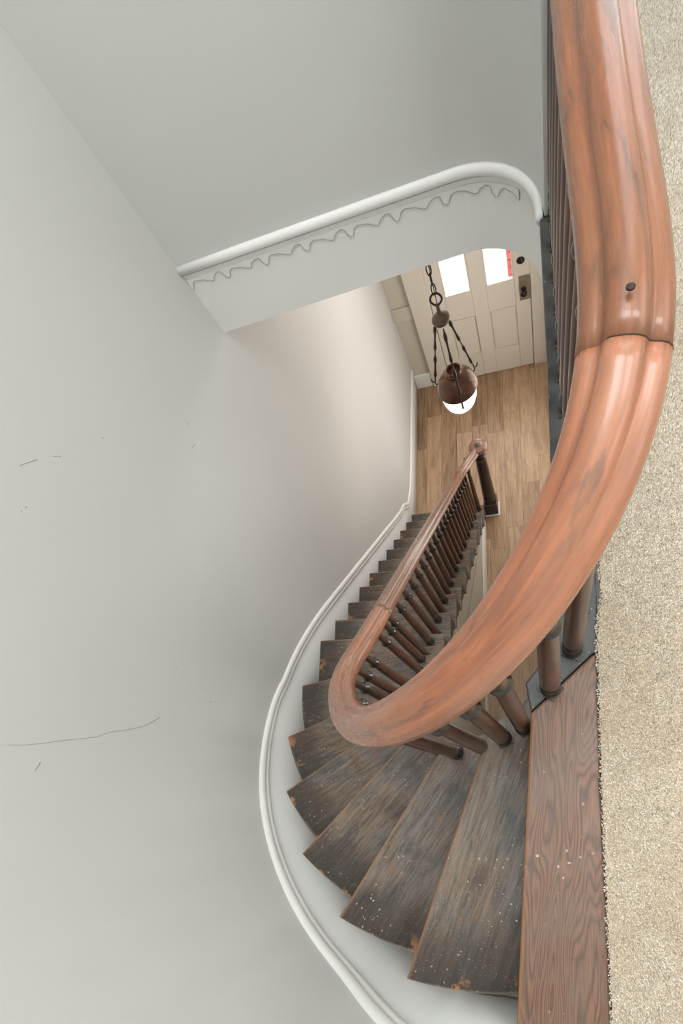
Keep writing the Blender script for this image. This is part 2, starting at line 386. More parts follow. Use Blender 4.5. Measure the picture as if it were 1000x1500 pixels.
struct('wall_right', boxm(1.6, 1.7, YB, 3.2, H, 9.0), WALL2)
struct('ceiling', boxm(WX-.13, 1.7, YB-.13, 3.2, 9.0, 9.1), CEIL)
# upper front wall with its rounded corner ending at the balustrade
corner = arc((-.205, 1.485), .24, 90, 0, 16)
uw = [(WX, 1.725)]+corner+[(.04, 1.458), (.105, 1.458), (.105, 3.2), (WX, 3.2)]
o = struct('wall_front', prism(uw, H, 9.0), WALL2)
# landing slab = ceiling of the hall below
slab = [(WX, 1.725)]+corner+arc(RC, WELL+.02, 0, -38, 10)+[(-.02, .17), (-.045, YB), (1.6, YB), (1.6, YD+.1), (WX, YD+.1)]
fu = struct('floor_upper', prism(slab, 3.30, 3.565), FASCIA)
for v in fu.data.vertices:
    if v.co.z < 3.4: v.co.z = 3.298+min(.037, max(0, .037*(v.co.x-WX)/1.15))
# rear and right hall walls below the landing
struct('wall_right_hall', boxm(.24, .34, -1.0, YD, 0, 3.30), CREAM)
struct('wall_rear_hall', boxm(-1.3, .34, -1.12, -1.0, 0, 3.3), CREAM)
struct('ceiling_rear_hall', boxm(-1.3, .34, -1.0, YB-.13, 3.3, 3.4), CEIL)
# front wall pieces around the door
struct('wall_front_hall', boxm(WX, -.985, YD+.03, YD+.13, 0, 3.30), CREAM)
struct('wall_door_head', boxm(-.985, .24, YD+.03, YD+.13, 2.16, 3.30), CREAM)
struct('wall_door_side', boxm(.02, .24, YD+.03, YD+.13, 0, 2.16), CREAM)

# curved moulding and scalloped ornament along the stairwell edge ---------
edge = [(WX+.001, 1.725), (-.9, 1.725), (-.6, 1.725), (-.4, 1.725)]+corner+[(.036, 1.462)]
def half_round(r, n=8): return [(math.sin(math.pi*i/n)*r, math.cos(math.pi*i/n)*r) for i in range(n+1)]
prof = [(0, .003), (.006, .003)]+[(.006+.012*math.sin(math.pi*i/8), -.014+.017*math.cos(math.pi*i/8)) for i in range(1, 9)]+[(.004, -.034), (0, -.038)]
struct('trim_1', ribbon([(p[0], p[1], H+.004) for p in edge], prof, uv=False), TRIM)
# ornament: a thin applied fret, lower edge scalloped
dens = []
for a, b in zip(edge[:-1], edge[1:]):
    n = max(1, int(math.hypot(b[0]-a[0], b[1]-a[1])/.006))
    dens += [(a[0]+(b[0]-a[0])*i/n, a[1]+(b[1]-a[1])*i/n) for i in range(n)]
acc = 0; V = []; F = []; pv = None; q = 0; fr = []
for i, p in enumerate(dens):
    if pv: acc += math.hypot(p[0]-pv[0], p[1]-pv[1])
    pv = p
    if acc > 1.17: break
    ph = (acc % .155)/.155
    d = float(np.interp(ph, [0, .06, .1, .2, .4, .55, .62, .68, .8, .9, .94, 1], [.090, .086, .067, .060, .066, .079, .082, .067, .056, .058, .082, .090]))
    a = dens[max(i-1, 0)]; b = dens[min(i+1, len(dens)-1)]; t = Vector((b[0]-a[0], b[1]-a[1])).normalized(); nx, ny = t.y, -t.x
    k = .004
    V += [(p[0], p[1], H-.05), (p[0]+nx*k, p[1]+ny*k, H-.05), (p[0]+nx*k, p[1]+ny*k, H-d), (p[0], p[1], H-d-.001)]
    if q:
        for j in range(3): F.append((4*q-4+j, 4*q-3+j, 4*q+1+j, 4*q+j))
    fr.append((acc, p, (nx, ny), H-d)); q += 1
tr2 = struct('trim_2', mesh(V, F), FASCIA)
# painted shadow line with dirt along the lower edge of the ornament
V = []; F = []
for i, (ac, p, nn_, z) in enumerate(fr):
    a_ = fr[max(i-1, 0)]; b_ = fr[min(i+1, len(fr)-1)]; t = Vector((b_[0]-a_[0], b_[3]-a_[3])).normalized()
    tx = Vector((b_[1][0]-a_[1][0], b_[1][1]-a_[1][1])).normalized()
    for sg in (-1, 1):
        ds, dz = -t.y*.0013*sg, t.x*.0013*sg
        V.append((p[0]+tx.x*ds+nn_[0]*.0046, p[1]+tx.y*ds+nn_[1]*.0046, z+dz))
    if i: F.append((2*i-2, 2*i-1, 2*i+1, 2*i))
obj('shadow_grime_line', mesh(V, F), plain('shadow_grime', lin(186, 186, 180), .8), tr2)

# ------------------------------------------------------------------ ground floor: planks as parts
fl = tag(obj('floor', boxm(-1.3, .34, -1.1, YD+.13, -.06, -.012), plain('floor_joint', lin(70, 54, 42), .8)), kind='structure')
pw = .1495; row0 = -.3115-pw*6
cache = {}
first = {0: 3.25, 1: 2.4, 2: 2.72, 3: 3.36, 4: 2.2, 5: 3.3, 6: 3.50, 7: 2.72, 8: 2.98, 9: 2.84}
for r in range(-1, 11):
    x0 = max(row0+r*pw, -1.18); x1 = min(row0+(r+1)*pw, .25)
    if x1-x0 < .01: continue
    y = first.get(r, 3.0)-1.21*4
    while y < YD:
        a = max(y, -1.0); b = min(y+1.21, YD+.06); y += 1.21
        if b-a < .02: continue
        key = (round(x1-x0, 4), round(b-a, 4))
        if key not in cache:
            w, l = key
            cache[key] = boxm(-w/2+.0007, w/2-.0007, -l/2+.0008, l/2-.0008, -.012, 0); cache[key].materials.append(PLANK)
        obj('plank', cache[key], None, fl, ((x0+x1)/2, (a+b)/2, 0))

# ------------------------------------------------------------------ staircase
st = thing('staircase', 'worn dark brown wooden winding staircase curving down from the landing to the front hall', 'staircase', (WX+.3, 2.4, 0))
st_off = Vector(st.location)
def sobj(name, me, mat, parent=None, **k):
    o = obj(name, me, mat, parent or st, **k); o.location = -st_off if parent is None else (0, 0, 0); return o
G = .173; Y1 = 2.445
nos = {}                                  # nosing k: (outer point at the wall, inner point at the well)
for k in range(1, 12): nos[k] = ((WX, Y1-G*(k-1)), (-.49, Y1-G*(k-1)+.002))
ang = lambda p, c: math.degrees(math.atan2(p[1]-c[1], p[0]-c[0]))
def ray_circle(p, d, c, r, far=False):
    d = Vector(d).normalized(); q = Vector(p)-Vector(c); b = q.dot(d); cc = q.dot(q)-r*r; D = b*b-cc
    if D < 0: return None
    t = -b+(math.sqrt(D) if far else -math.sqrt(D)); return (p[0]+d.x*t, p[1]+d.y*t)
wind = {12: ((-1.157, .435), (-.756, .518)), 13: ((-1.126, .164), (-.678, .356)), 14: ((-1.023, -.072), (-.72, .132)),
        15: ((-.847, -.28), (-.473, .123)), 16: ((-.619, -.413), (-.319, .075)), 17: ((-.36, -.477), (-.17, .075)), 18: ((-.089, -.444), (-.042, .154))}
WI = .262
for k, (a, b) in wind.items():
    d = (b[0]-a[0], b[1]-a[1]); inn = ray_circle(a, d, RC, WI)
    if inn is None: inn = b
    if k in (12,): inn = (-.495, a[1]+d[1]/d[0]*(-.495-a[0]))
    if k == 13: inn = (-.507, a[1]+d[1]/d[0]*(-.507-a[0]))
    if k < 18:
        out = ray_circle(a, d, WC, WR-.002); out = out if out else a
        if k == 12: out = (WX, a[1]+d[1]/d[0]*(WX-a[0]))
    else: out = (a[0]-d[0]*.072, a[1]-d[1]*.072)
    nos[k] = (out, inn)
def inner_path(p, q):
    """points along the well edge between two inner nosing ends"""
    if p[1] > RC[1] and q[1] > RC[1]: return [p, q]
    pts = [p]
    a0 = ang(p, RC) % 360 if p[1] <= RC[1] else 180; a1 = ang(q, RC) % 360
    n = 6
    for i in range(0 if p[1] > RC[1] else 1, n): 
        a = a0+(a1-a0)*i/n; pts.append((RC[0]+WI*math.cos(math.radians(a)), RC[1]+WI*math.sin(math.radians(a))))
    return pts+[q]
def outer_path(p, q):
    if p[1] >= WC[1] and q[1] >= WC[1]: return [p, q]
    pts = [p]; a0 = max(180, ang(p, WC) % 360); a1 = ang(q, WC) % 360 if q[1] < WC[1] else 180
    for i in range(0 if p[1] > WC[1] else 1, 8):
        a = a0+(a1-a0)*i/8; pts.append((WC[0]+(WR-.002)*math.cos(math.radians(a)), WC[1]+(WR-.002)*math.sin(math.radians(a))))
    return pts+[q]
def dist_wall(x, y):
    if y > WC[1]: return x-WX
    return WR-math.hypot(x-WC[0], y-WC[1])
def shift_line(a, b, d):
    """move segment a-b by d to the up-stairs side"""
    t = Vector((b[0]-a[0], b[1]-a[1])).normalized(); n = (t.y*d, -t.x*d); return (a[0]+n[0], a[1]+n[1]), (b[0]+n[0], b[1]+n[1])
TH = .03
def grid_prism(poly, z0, z1, nose):
    """prism with a finely cut top so that attributes can vary over it"""
    a, b = nose; t = Vector((b[0]-a[0], b[1]-a[1])).normalized(); nrm = Vector((t.y, -t.x))
    def uv(p): w = Vector((p[0]-b[0], p[1]-b[1])); return (-w.dot(t), w.dot(nrm))
    bm = bmesh.new(); A = sum(poly[i][0]*poly[(i+1) % len(poly)][1]-poly[(i+1) % len(poly)][0]*poly[i][1] for i in range(len(poly)))
    if A < 0: poly = poly[::-1]
    f = bm.faces.new([bm.verts.new((p[0], p[1], z1)) for p in poly])
    r = bmesh.ops.extrude_face_region(bm, geom=[f]); 
    for v in r['geom']:
        if isinstance(v, bmesh.types.BMVert): v.co.z = z0
    bmesh.ops.recalc_face_normals(bm, faces=bm.faces)
    for i in range(1, 14):              # cut across the tread so that the wall distance is sampled
        pt = Vector((b[0], b[1], 0))-Vector((t.x, t.y, 0))*(.05*i)
        bmesh.ops.bisect_plane(bm, geom=bm.verts[:]+bm.edges[:]+bm.faces[:], plane_co=pt, plane_no=(t.x, t.y, 0))
    L = bm.loops.layers.uv.new('UVMap')
    for fc in bm.faces:
        for lp in fc.loops: lp[L].uv = uv(lp.vert.co)
    me = bpy.data.meshes.new('m'); bm.to_mesh(me); bm.free()
    at = me.attributes.new('wall', 'FLOAT', 'POINT'); at.data.foreach_set('value', [max(0, dist_wall(v.co.x, v.co.y)) for v in me.vertices])
    return me
for k in range(1, 18):
    (o0, i0), (o1, i1) = nos[k], nos[k+1]
    bo, bi = shift_line(o1, i1, .034)
    if k >= 11: bo = ray_circle(bi, (bo[0]-bi[0], bo[1]-bi[1]), WC, WR-.002, True) or bo
    if k == 17: bo, bi = (nos[18][0][0]+.03, nos[18][0][1]), (nos[18][1][0]+.025, nos[18][1][1]+.02)
    if k <= 10: bo = (WX, bo[1]); bi = (-.49, bi[1]); op = [o0]; ip = [i0]
    else: op = outer_path(o0, bo)[:-1]; ip = inner_path(i0, bi)[:-1]
    if k == 11: ip = [i0]
    if k == 17: op = outer_path(o0, (bo[0], YB+.004))[:-1]
    poly = ip[::-1][:0]+[*ip, bi, bo, *op[::-1]]
    sobj('tread', grid_prism(poly, .2*k-TH, .2*k, (o0, i0)), TREAD, bevel=.006, seg=2)
for k in range(1, 19):
    o0, i0 = nos[k]; a, b = shift_line(o0, i0, .022); a2, b2 = shift_line(o0, i0, .036)
    if k <= 11: b = (-.546, b[1]); b2 = (-.546, b2[1])
    else:
        t = Vector((a[0]-b[0], a[1]-b[1])).normalized()*.02; b = (b[0]+t.x, b[1]+t.y); b2 = (b2[0]+t.x, b2[1]+t.y)
    t = Vector((a[0]-b[0], a[1]-b[1])).normalized()*.004; a = (a[0]-t.x, a[1]-t.y); a2 = (a2[0]-t.x, a2[1]-t.y)
    zt = .2*k-TH if k < 18 else .2*k-.035
    sobj('riser', prism([a, b, b2, a2], .2*(k-1), zt), RISER)
# tread-end brackets on the open string (the stair's right side)
def bracket(k):
    y0 = Y1-G*(k-1)-.004; z = .2*k-TH
    pts = [(0, 0), (-.165, 0), (-.165, -.03), (-.15, -.05), (-.125, -.055), (-.1, -.08), (-.085, -.115), (-.06, -.12), (-.05, -.15), (-.03, -.168), (0, -.17)]
    n = len(pts); V = [(-.5145, y0+p[0], z+p[1]) for p in pts]+[(-.499, y0+p[0], z+p[1]) for p in pts]
    F = [tuple(range(n)), tuple(range(2*n-1, n-1, -1))]+[(i, n+i, n+(i+1) % n, (i+1) % n) for i in range(n)]
    return mesh(V, F)
for k in range(1, 12): sobj('tread_bracket', bracket(k), BRACK)
# white spandrel below the flight, stepped under the treads
pp = [(Y1-.03, 0)]
for k in range(1, 12):
    y = Y1-G*(k-1)-.026
    pp += [(y, .2*k-TH)]
    pp += [(y-G if k < 11 else .30, .2*k-TH)]
pp += [(.30, 1.9), (-.2, 1.9), (-.2, 0)]
n = len(pp); V = [(-.515, *p) for p in pp]+[(-.545, *p) for p in pp]
sobj('spandrel', mesh(V, [tuple(range(n-1, -1, -1)), tuple(range(n, 2*n))]+[(i, (i+1) % n, n+(i+1) % n, n+i) for i in range(n)]), CREAM)
# sloping bead and foot mould on the spandrel
sobj('string_bead', ribbon([(-.515, .32, .2*12-.55), (-.515, 2.30, .12)], [(0, .004), (-.006, .004), (-.006, -.004), (0, -.004)][::-1], uv=False), CREAM)
# curved white string round the well under the winders
cs = []
for i in range(25):
    a = 180+i*(180-48)/24+0; z = 2.2+(a-180)/132*1.2
    cs.append((RC[0]+(WI+.012)*math.cos(math.radians(a)), RC[1]+(WI+.012)*math.sin(math.radians(a)), z))
V = []; F = []
for i, p in enumerate(cs):
    c = Vector((p[0]-RC[0], p[1]-RC[1])).normalized()
    V += [(p[0], p[1], p[2]-.33), (p[0], p[1], p[2]-.05), (p[0]+c.x*.02, p[1]+c.y*.02, p[2]-.05), (p[0]+c.x*.02, p[1]+c.y*.02, p[2]-.33)]
    if i:
        for j in range(4): F.append((4*i-4+j, 4*i-4+(j+1) % 4, 4*i+(j+1) % 4, 4*i+j))
sobj('curved_string', mesh(V, F, None, True), CREAM)
# landing board at the top step, with the dark plate that carries the landing balusters
n18o, n18i = nos[18]
plate_out = .345
bd = [n18o, n18i]+arc(RC, plate_out-.012, -43, -22, 6)+[(.085, .30), (.085, YB+.004), (n18o[0], YB+.004)]
bd = [(n18o[0], YB+.004), (-.0425, .148), (.0855, .2715), (.096, .2715), (.0865, 0), (.0765, YB+.006)]
t18 = Vector((n18i[0]-n18o[0], n18i[1]-n18o[1])).normalized(); n18 = Vector((t18.y, -t18.x))
def uv18(p): w = Vector((p[0]-n18i[0], p[1]-n18i[1])); return (-w.dot(t18), w.dot(n18))
sobj('landing_board', prism(bd, H-.034, H, uv18), BOARD, bevel=.006)
pl = arc(RC, WI, -42.5, 0, 14)+[(.027, 1.0), (.027, 1.452), (.102, 1.452), (.102, .40), (.097, .32), (.0955, .2735), (.0855, .2733), (-.0425, .1500)]
sobj('edge_plate', prism(pl, H-.03, H+.002), PLATE, bevel=.004)

# ------------------------------------------------------------------ skirting with moulded top along the wall
def nz(y=None, a=None):
    pass
sk = []    # (x, y, nosing height) along the wall from the top down
angs = [(270, 3.6), (ang(nos[17][0], WC) % 360, 3.4), (ang(nos[16][0], WC) % 360, 3.2), (ang(nos[15][0], WC) % 360, 3.0), (ang(nos[14][0], WC) % 360, 2.8), (ang(nos[13][0], WC) % 360, 2.6), (180, 2.425)]
angs = [(angs[0][0]+9, 3.68)]+angs
A_ = np.array([x for x, _ in angs][::-1]); Z_ = np.array([z for _, z in angs][::-1])
def zang(a): return float(np.interp(a, A_, Z_))
pts = [((x, YB), 3.6+.1*0) for x in np.arange(.06, -.25, -.03)]
for i in range(61):
    a = 270-i*90/60; pts.append(((WC[0]+WR*math.cos(math.radians(a)), WC[1]+WR*math.sin(math.radians(a))), zang(a)))
for i in range(1, 60):
    y = .42+i*.035
    z = float(np.interp(y, [.42, .715, 2.445], [2.425, 2.2, .2])); pts.append(((WX, y), z))
zs = np.array([z for _, z in pts]); zs = np.convolve(np.pad(zs, 6, mode='edge'), np.ones(13)/13, 'valid')
pts = [(p, max(float(z), .045)) for (p, _), z in zip(pts, zs)]
low = [(p, z) for p, z in pts if p[1] < 2.46 or p[0] > WX+.01]
zz = np.array([z+.175 for _, z in low])
tail = [((WX, y), .232) for y in np.arange(low[-1][0][1]+.035, YD-.02, .12)]
zz = np.concatenate([zz, [z for _, z in tail]]); 
allp = [p for p, _ in low]+[p for p, _ in tail]
allp[-1] = (WX, YD+.028)
sm = np.convolve(np.pad(zz, 2, mode='edge'), np.ones(5)/5, 'valid')
zc = np.maximum(sm, .232)
mpath = [(p[0], p[1], z) for p, z in zip(allp, zc)]
def inward(p):
    if p[1] >= WC[1] and p[0] < -1.1: return (1, 0)
    if p[0] >= WC[0]: return (0, 1)
    v = Vector((WC[0]-p[0], WC[1]-p[1])).normalized(); return (v.x, v.y)
def wall_band(path, prof):
    """profile (out from wall, up) held square to the wall; 'up' scaled so that the band keeps its width on the slope"""
    V = []; m = len(prof); n = len(path)
    for i, p in enumerate(path):
        a = Vector(path[max(i-1, 0)]); b = Vector(path[min(i+1, n-1)]); t = (b-a).normalized()
        N = Vector((*inward(p), 0)); u = N.cross(t).normalized()
        if u.z < 0: u = -u
        for q in prof: V.append(Vector(p)+N*q[0]+u*q[1])
    F = [(i*m+j, i*m+j+1, (i+1)*m+j+1, (i+1)*m+j) for i in range(n-1) for j in range(m-1)]
    return mesh(V, F, None, True)
mprof = [(-.001, .030), (.006, .029), (.012, .023), (.014, .010), (.011, .002), (.008, -.003), (.011, -.008), (.012, -.018), (.008, -.026), (.004, -.028), (-.001, -.029)]
struct('trim_3', wall_band(mpath, mprof), TRIM)
# skirting board between treads and moulding
V = []; F = []
for i, p in enumerate(mpath):
    N = Vector((*inward(p), 0))*.003
    zb = max(0, p[2]-.62) if (p[1] < 2.46 or p[0] > WX+.01) else 0
    V += [(p[0]+N.x, p[1]+N.y, p[2]), (p[0]+N.x, p[1]+N.y, zb)]
    if i: F.append((2*i-2, 2*i-1, 2*i+1, 2*i))
sk = struct('baseboard_left', mesh(V, F, None, True), SKIRT)
so = sk.modifiers.new('solid', 'SOLIDIFY'); so.thickness = .003; so.offset = 0
# front baseboard and wall rail left of the door
struct('baseboard_front', boxm(WX+.003, -.986, YD+.005, YD+.029, 0, .185), TRIM, bevel=.006)
struct('trim_4', boxm(WX, -.986, YD+.012, YD+.029, .875, 1.02), CREAM, bevel=.005)
struct('baseboard_right_hall', boxm(.222, .239, -1.0, YD, 0, .16), TRIM, bevel=.004)
struct('baseboard_spandrel', ribbon([(-.515, y, 0) for y in (-.2, 1.0, 2.36)], [(0, 0), (.016, 0), (.016, .135), (.012, .15), (.008, .168), (.003, .18), (0, .18)], uv=False, smooth=False), TRIM)

# ------------------------------------------------------------------ balustrade
bal = thing('balustrade', 'polished reddish brown wooden handrail on dark turned balusters winding down to a round newel', 'balustrade', (RC[0], RC[1], H-1.2))
bo_ = Vector(bal.location)
def bobj(name, me, mat, parent=None, **k):
    o = obj(name, me, mat, parent or bal, **k)
    if parent is None: o.location = -bo_
    return o
RX0, RX1 = RC[0]+RR+.003, RC[0]-RR
zt = [(0, 4.432), (15, 4.408), (30, 4.370), (45, 4.322), (60, 4.264), (75, 4.186), (90, 4.090), (105, 3.962), (120, 3.822), (135, 3.695), (150, 3.575), (165, 3.452), (180, 3.322)]
ta = np.array([a for a, _ in zt]); tz = np.array([z for _, z in zt])
ctl = []
for y in np.arange(1.455, .40, -.05): ctl.append((RX0+.009*math.exp(-((y-.40)/.16)**2), y, 4.435))
for a in range(0, 181, 5): ctl.append((RC[0]+(RR+.009*math.exp(-(a/30)**2))*math.cos(math.radians(-a)), RC[1]+RR*math.sin(math.radians(-a)), float(np.interp(a, ta, tz))))
zl = lambda y: 3.05-1.156*(y-.62)
NX, NY = -.437, 2.485
for y in np.arange(.44, 2.16, .05): ctl.append((RX1, y, zl(y)))
for x, y, z in ((-.552, 2.19, 1.235), (-.543, 2.25, 1.175), (-.528, 2.31, 1.125), (-.505, 2.37, 1.092), (-.478, 2.42, 1.075), (NX, NY, 1.07)): ctl.append((x, y, z))
ctl = np.array(ctl)
sm = ctl.copy()
for it in range(3): sm[1:-1] = .25*sm[:-2]+.5*sm[1:-1]+.25*sm[2:]
sm[0] = ctl[0]; rail = sm
# resample evenly
d = np.concatenate([[0], np.cumsum(np.linalg.norm(np.diff(rail, axis=0), axis=1))])
nn = 300; tt = np.linspace(0, d[-1], nn); rail = np.stack([np.interp(tt, d, rail[:, i]) for i in range(3)], 1)
for it in range(4): rail[1:-1] = .25*rail[:-2]+.5*rail[1:-1]+.25*rail[2:]
half = [(0, 0), (.006, -.0006), (.011, -.0024), (.0148, -.0056), (.0168, -.0096), (.0182, -.0130), (.0204, -.0148), (.0236, -.0152), (.0282, -.0162), (.0328, -.0198), (.0362, -.0260), (.0376, -.0330), (.0364, -.0405), (.0315, -.0465), (.0255, -.0505), (.0222, -.0565), (.02, -.062)]
rprof = [(-s, u) for s, u in half[::-1]][:-1]+half
def rail_piece(i0, i1, name, mat=None):
    P = rail[i0:i1+1].copy()
    return bobj(name, ribbon([tuple(p) for p in P], rprof), mat or RAIL)
# joints where the photograph shows them: one on the landing, one after the wreath
j1 = int(np.argmin(np.abs(rail[:, 1]-.352)+(rail[:, 0] < 0)*9)); j2 = int(np.argmin(np.abs(rail[:, 1]-.60)+(rail[:, 0] > -.4)*9))
rail_piece(0, j1, 'level_handrail', RAIL_A)
w = rail_piece(j1, j2, 'handrail_wreath'); rail_piece(j2, nn-1, 'sloping_handrail', RAIL_C)
j = tuple(rail[j1]); 
rp2 = [(s*1.006, u*1.006+.0002) for s, u in rprof]
t_ = Vector(rail[j1+1]-rail[j1]).normalized()
SEAM = plain('dark_joint', lin(50, 32, 24), .7)
bobj('joint_line', ribbon([Vector(j)-t_*.0006, Vector(j)+t_*.0006], rp2, uv=False), SEAM, )
# bolt plug in the wreath
pk = Vector(rail[j1+0]); 
bobj('bolt_plug', lathe([(.0036, 0), (.0036, .0012), (.0028, .002), (0, .0021)], 10), SEAM).location = Vector((.0722, .381, 4.4335))-bo_
# newel cap on the rail end
cap = bobj('newel_cap', lathe([(.036, -.062), (.054, -.056), (.066, -.044), (.070, -.030), (.067, -.016), (.058, -.007), (.046, -.003), (.020, 0), (0, 0.001)], 28), RAIL_C)
cap.location = Vector((NX, NY, 1.078))-bo_
obj('cap_button', lathe([(.022, 0), (.022, .004), (.017, .008), (.011, .008), (.011, .014), (.006, .018), (0, .0185)], 16), BRONZE, cap, (0, 0, 0))
nw = [(.046, .20), (.052, .205), (.054, .22), (.050, .235), (.046, .245), (.052, .262), (.055, .285), (.052, .31), (.047, .325), (.051, .335), (.053, .35), (.052, .38), (.050, .45), (.048, .55), (.046, .68), (.043, .80), (.041, .88), (.040, .90), (.045, .91), (.045, .925), (.040, .935), (.038, .96), (.044, .975), (.044, .985), (.038, .995), (.037, 1.018)]
nwo = bobj('newel_post', lathe(nw, 28), NEWEL); nwo.location = Vector((NX, NY, 0))-bo_
obj('newel_block', boxm(-.058, .058, -.058, .058, .022, .20), NEWEL, nwo, (0, 0, 0), bevel=.004)
obj('newel_foot', boxm(-.068, .068, -.068, .068, .0, .022), TRIM, nwo, (0, 0, 0), bevel=.003)
# turned balusters
bcache = {}
def baluster_mesh(h):
    h = round(h, 2)
    if h in bcache: return bcache[h]
    kz = h-.17                            # collar height: the neck above it is constant
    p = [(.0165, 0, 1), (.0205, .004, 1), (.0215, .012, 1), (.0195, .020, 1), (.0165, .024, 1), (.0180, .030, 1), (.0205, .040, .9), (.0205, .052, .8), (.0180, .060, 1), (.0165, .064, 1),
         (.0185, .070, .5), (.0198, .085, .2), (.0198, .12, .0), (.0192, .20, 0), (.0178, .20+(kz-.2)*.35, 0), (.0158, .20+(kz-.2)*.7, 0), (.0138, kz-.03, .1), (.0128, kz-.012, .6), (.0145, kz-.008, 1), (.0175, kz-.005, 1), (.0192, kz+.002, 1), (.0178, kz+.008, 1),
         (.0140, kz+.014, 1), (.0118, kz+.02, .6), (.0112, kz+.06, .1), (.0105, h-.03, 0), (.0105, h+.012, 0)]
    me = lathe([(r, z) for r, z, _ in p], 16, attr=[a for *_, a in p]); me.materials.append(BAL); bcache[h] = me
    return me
plate_me = boxm(-.019, .019, -.021, .021, 0, .006); plate_me.materials.append(BRACK)
ri = [i for i in range(nn)]
def add_baluster(x, y, z0):
    dd = (rail[:, 0]-x)**2+(rail[:, 1]-y)**2; ztop = rail[int(np.argmin(dd)), 2]-.060
    if ztop-z0 < .4: return
    t = rail[min(int(np.argmin(dd))+1, nn-1)]-rail[max(int(np.argmin(dd))-1, 0)]
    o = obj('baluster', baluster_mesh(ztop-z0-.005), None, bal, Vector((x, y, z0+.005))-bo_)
    o.rotation_euler.z = math.atan2(t[1], t[0])
    q = obj('base_plate', plate_me, None, o, (0, 0, -.005))
for jj in range(0, 13):
    y = .283+.0972*jj
    if y > 1.45: break
    if y < RC[1]: a = math.degrees(math.asin((y-RC[1])/RR)); x = RC[0]+RR*math.cos(math.radians(a))
    else: x = RX0
    add_baluster(x, y, H+.002)
for a, k in ((-38, 18), (-55, 17), (-65.5, 17), (-77, 16), (-94, 16), (-111, 15), (-124, 15), (-140, 14), (-156, 14), (-166, 13), (-178, 13)):
    add_baluster(RC[0]+RR*math.cos(math.radians(a)), RC[1]+RR*math.sin(math.radians(a)), .2*k+(.002 if k == 18 else 0))
for x, y, k in ((RX1, .485, 12), (RX1, .545, 12)): add_baluster(x, y, .2*k)
for k in range(1, 12):
    yk = Y1-G*(k-1)
    for dy in (.040, .126): add_baluster(RX1+(.018 if k == 1 and dy < .1 else 0), yk-dy, .2*k)

# ------------------------------------------------------------------ carpet on the landing
cp = tag(obj('carpet', prism([(.078, YB+.006), (.088, .0), (.098, .30), (.112, .40), (.112, 3.19), (1.59, 3.19), (1.59, YB+.006)], H-.034, H+.004), plain('carpet_backing', lin(190, 172, 144), .95)),
         'beige looped carpet covering the upper landing beside the stair rail', 'carpet')
def pile(x0, x1, y0, y1, step):
    nx = int((x1-x0)/step); ny = int((y1-y0)/step)
    X, Y = np.meshgrid(x0+np.arange(nx)*step, y0+np.arange(ny)*step); X = X.ravel()+rng.uniform(-.5, .5, X.size)*step; Y = Y.ravel()+rng.uniform(-.5, .5, Y.size)*step
    lim = np.interp(Y, [-.5, 0, .33, .40, 3.2], [.074, .084, .094, .108, .108])+rng.uniform(-.002, .003, X.size)
    k = X > lim; X = X[k]; Y = Y[k]; n = X.size
    h = rng.uniform(.004, .009, n); r = rng.uniform(.0015, .0024, n); a = rng.uniform(0, 6.28, n); lx = rng.normal(0, .0016, n); ly = rng.normal(0, .0016, n)
    V = np.zeros((n, 4, 3)); z = H+.003
    for i in range(3):
        V[:, i, 0] = X+r*np.cos(a+i*2.094); V[:, i, 1] = Y+r*np.sin(a+i*2.094); V[:, i, 2] = z
    V[:, 3, 0] = X+lx; V[:, 3, 1] = Y+ly; V[:, 3, 2] = z+h
    tri = np.array([(0, 1, 3), (1, 2, 3), (2, 0, 3)])
    F = (np.arange(n)[:, None, None]*4+tri[None]).reshape(-1)
    me = bpy.data.meshes.new('pile'); me.vertices.add(n*4); me.vertices.foreach_set('co', V.reshape(-1))
    me.loops.add(F.size); me.loops.foreach_set('vertex_index', F.astype(np.int32)); me.polygons.add(F.size//3)
    me.polygons.foreach_set('loop_start', np.arange(0, F.size, 3, dtype=np.int32)); me.polygons.foreach_set('loop_total', np.full(F.size//3, 3, np.int32))
    me.polygons.foreach_set('use_smooth', np.ones(F.size//3, bool)); me.update(calc_edges=True)
    at = me.attributes.new('tone', 'FLOAT', 'POINT'); at.data.foreach_set('value', np.repeat(rng.uniform(0, 1, n)**.8, 4)); me.validate()
    return me
tag(obj('carpet_pile', pile(.06, .50, YB+.01, 2.4, .0026), CARPET, cp), kind='stuff')

# ------------------------------------------------------------------ front door
dr = tag(obj('door_1', boxm(-.815, -.012, YD+.022, YD+.05, .012, 2.12), DOORP), kind='structure')
def dbox(name, x0, x1, z0, z1, y0=YD, y1=YD+.024, mat=DOORP, bevel=.004): return obj(name, boxm(x0, x1, y0, y1, z0, z1), mat, dr, bevel=bevel)
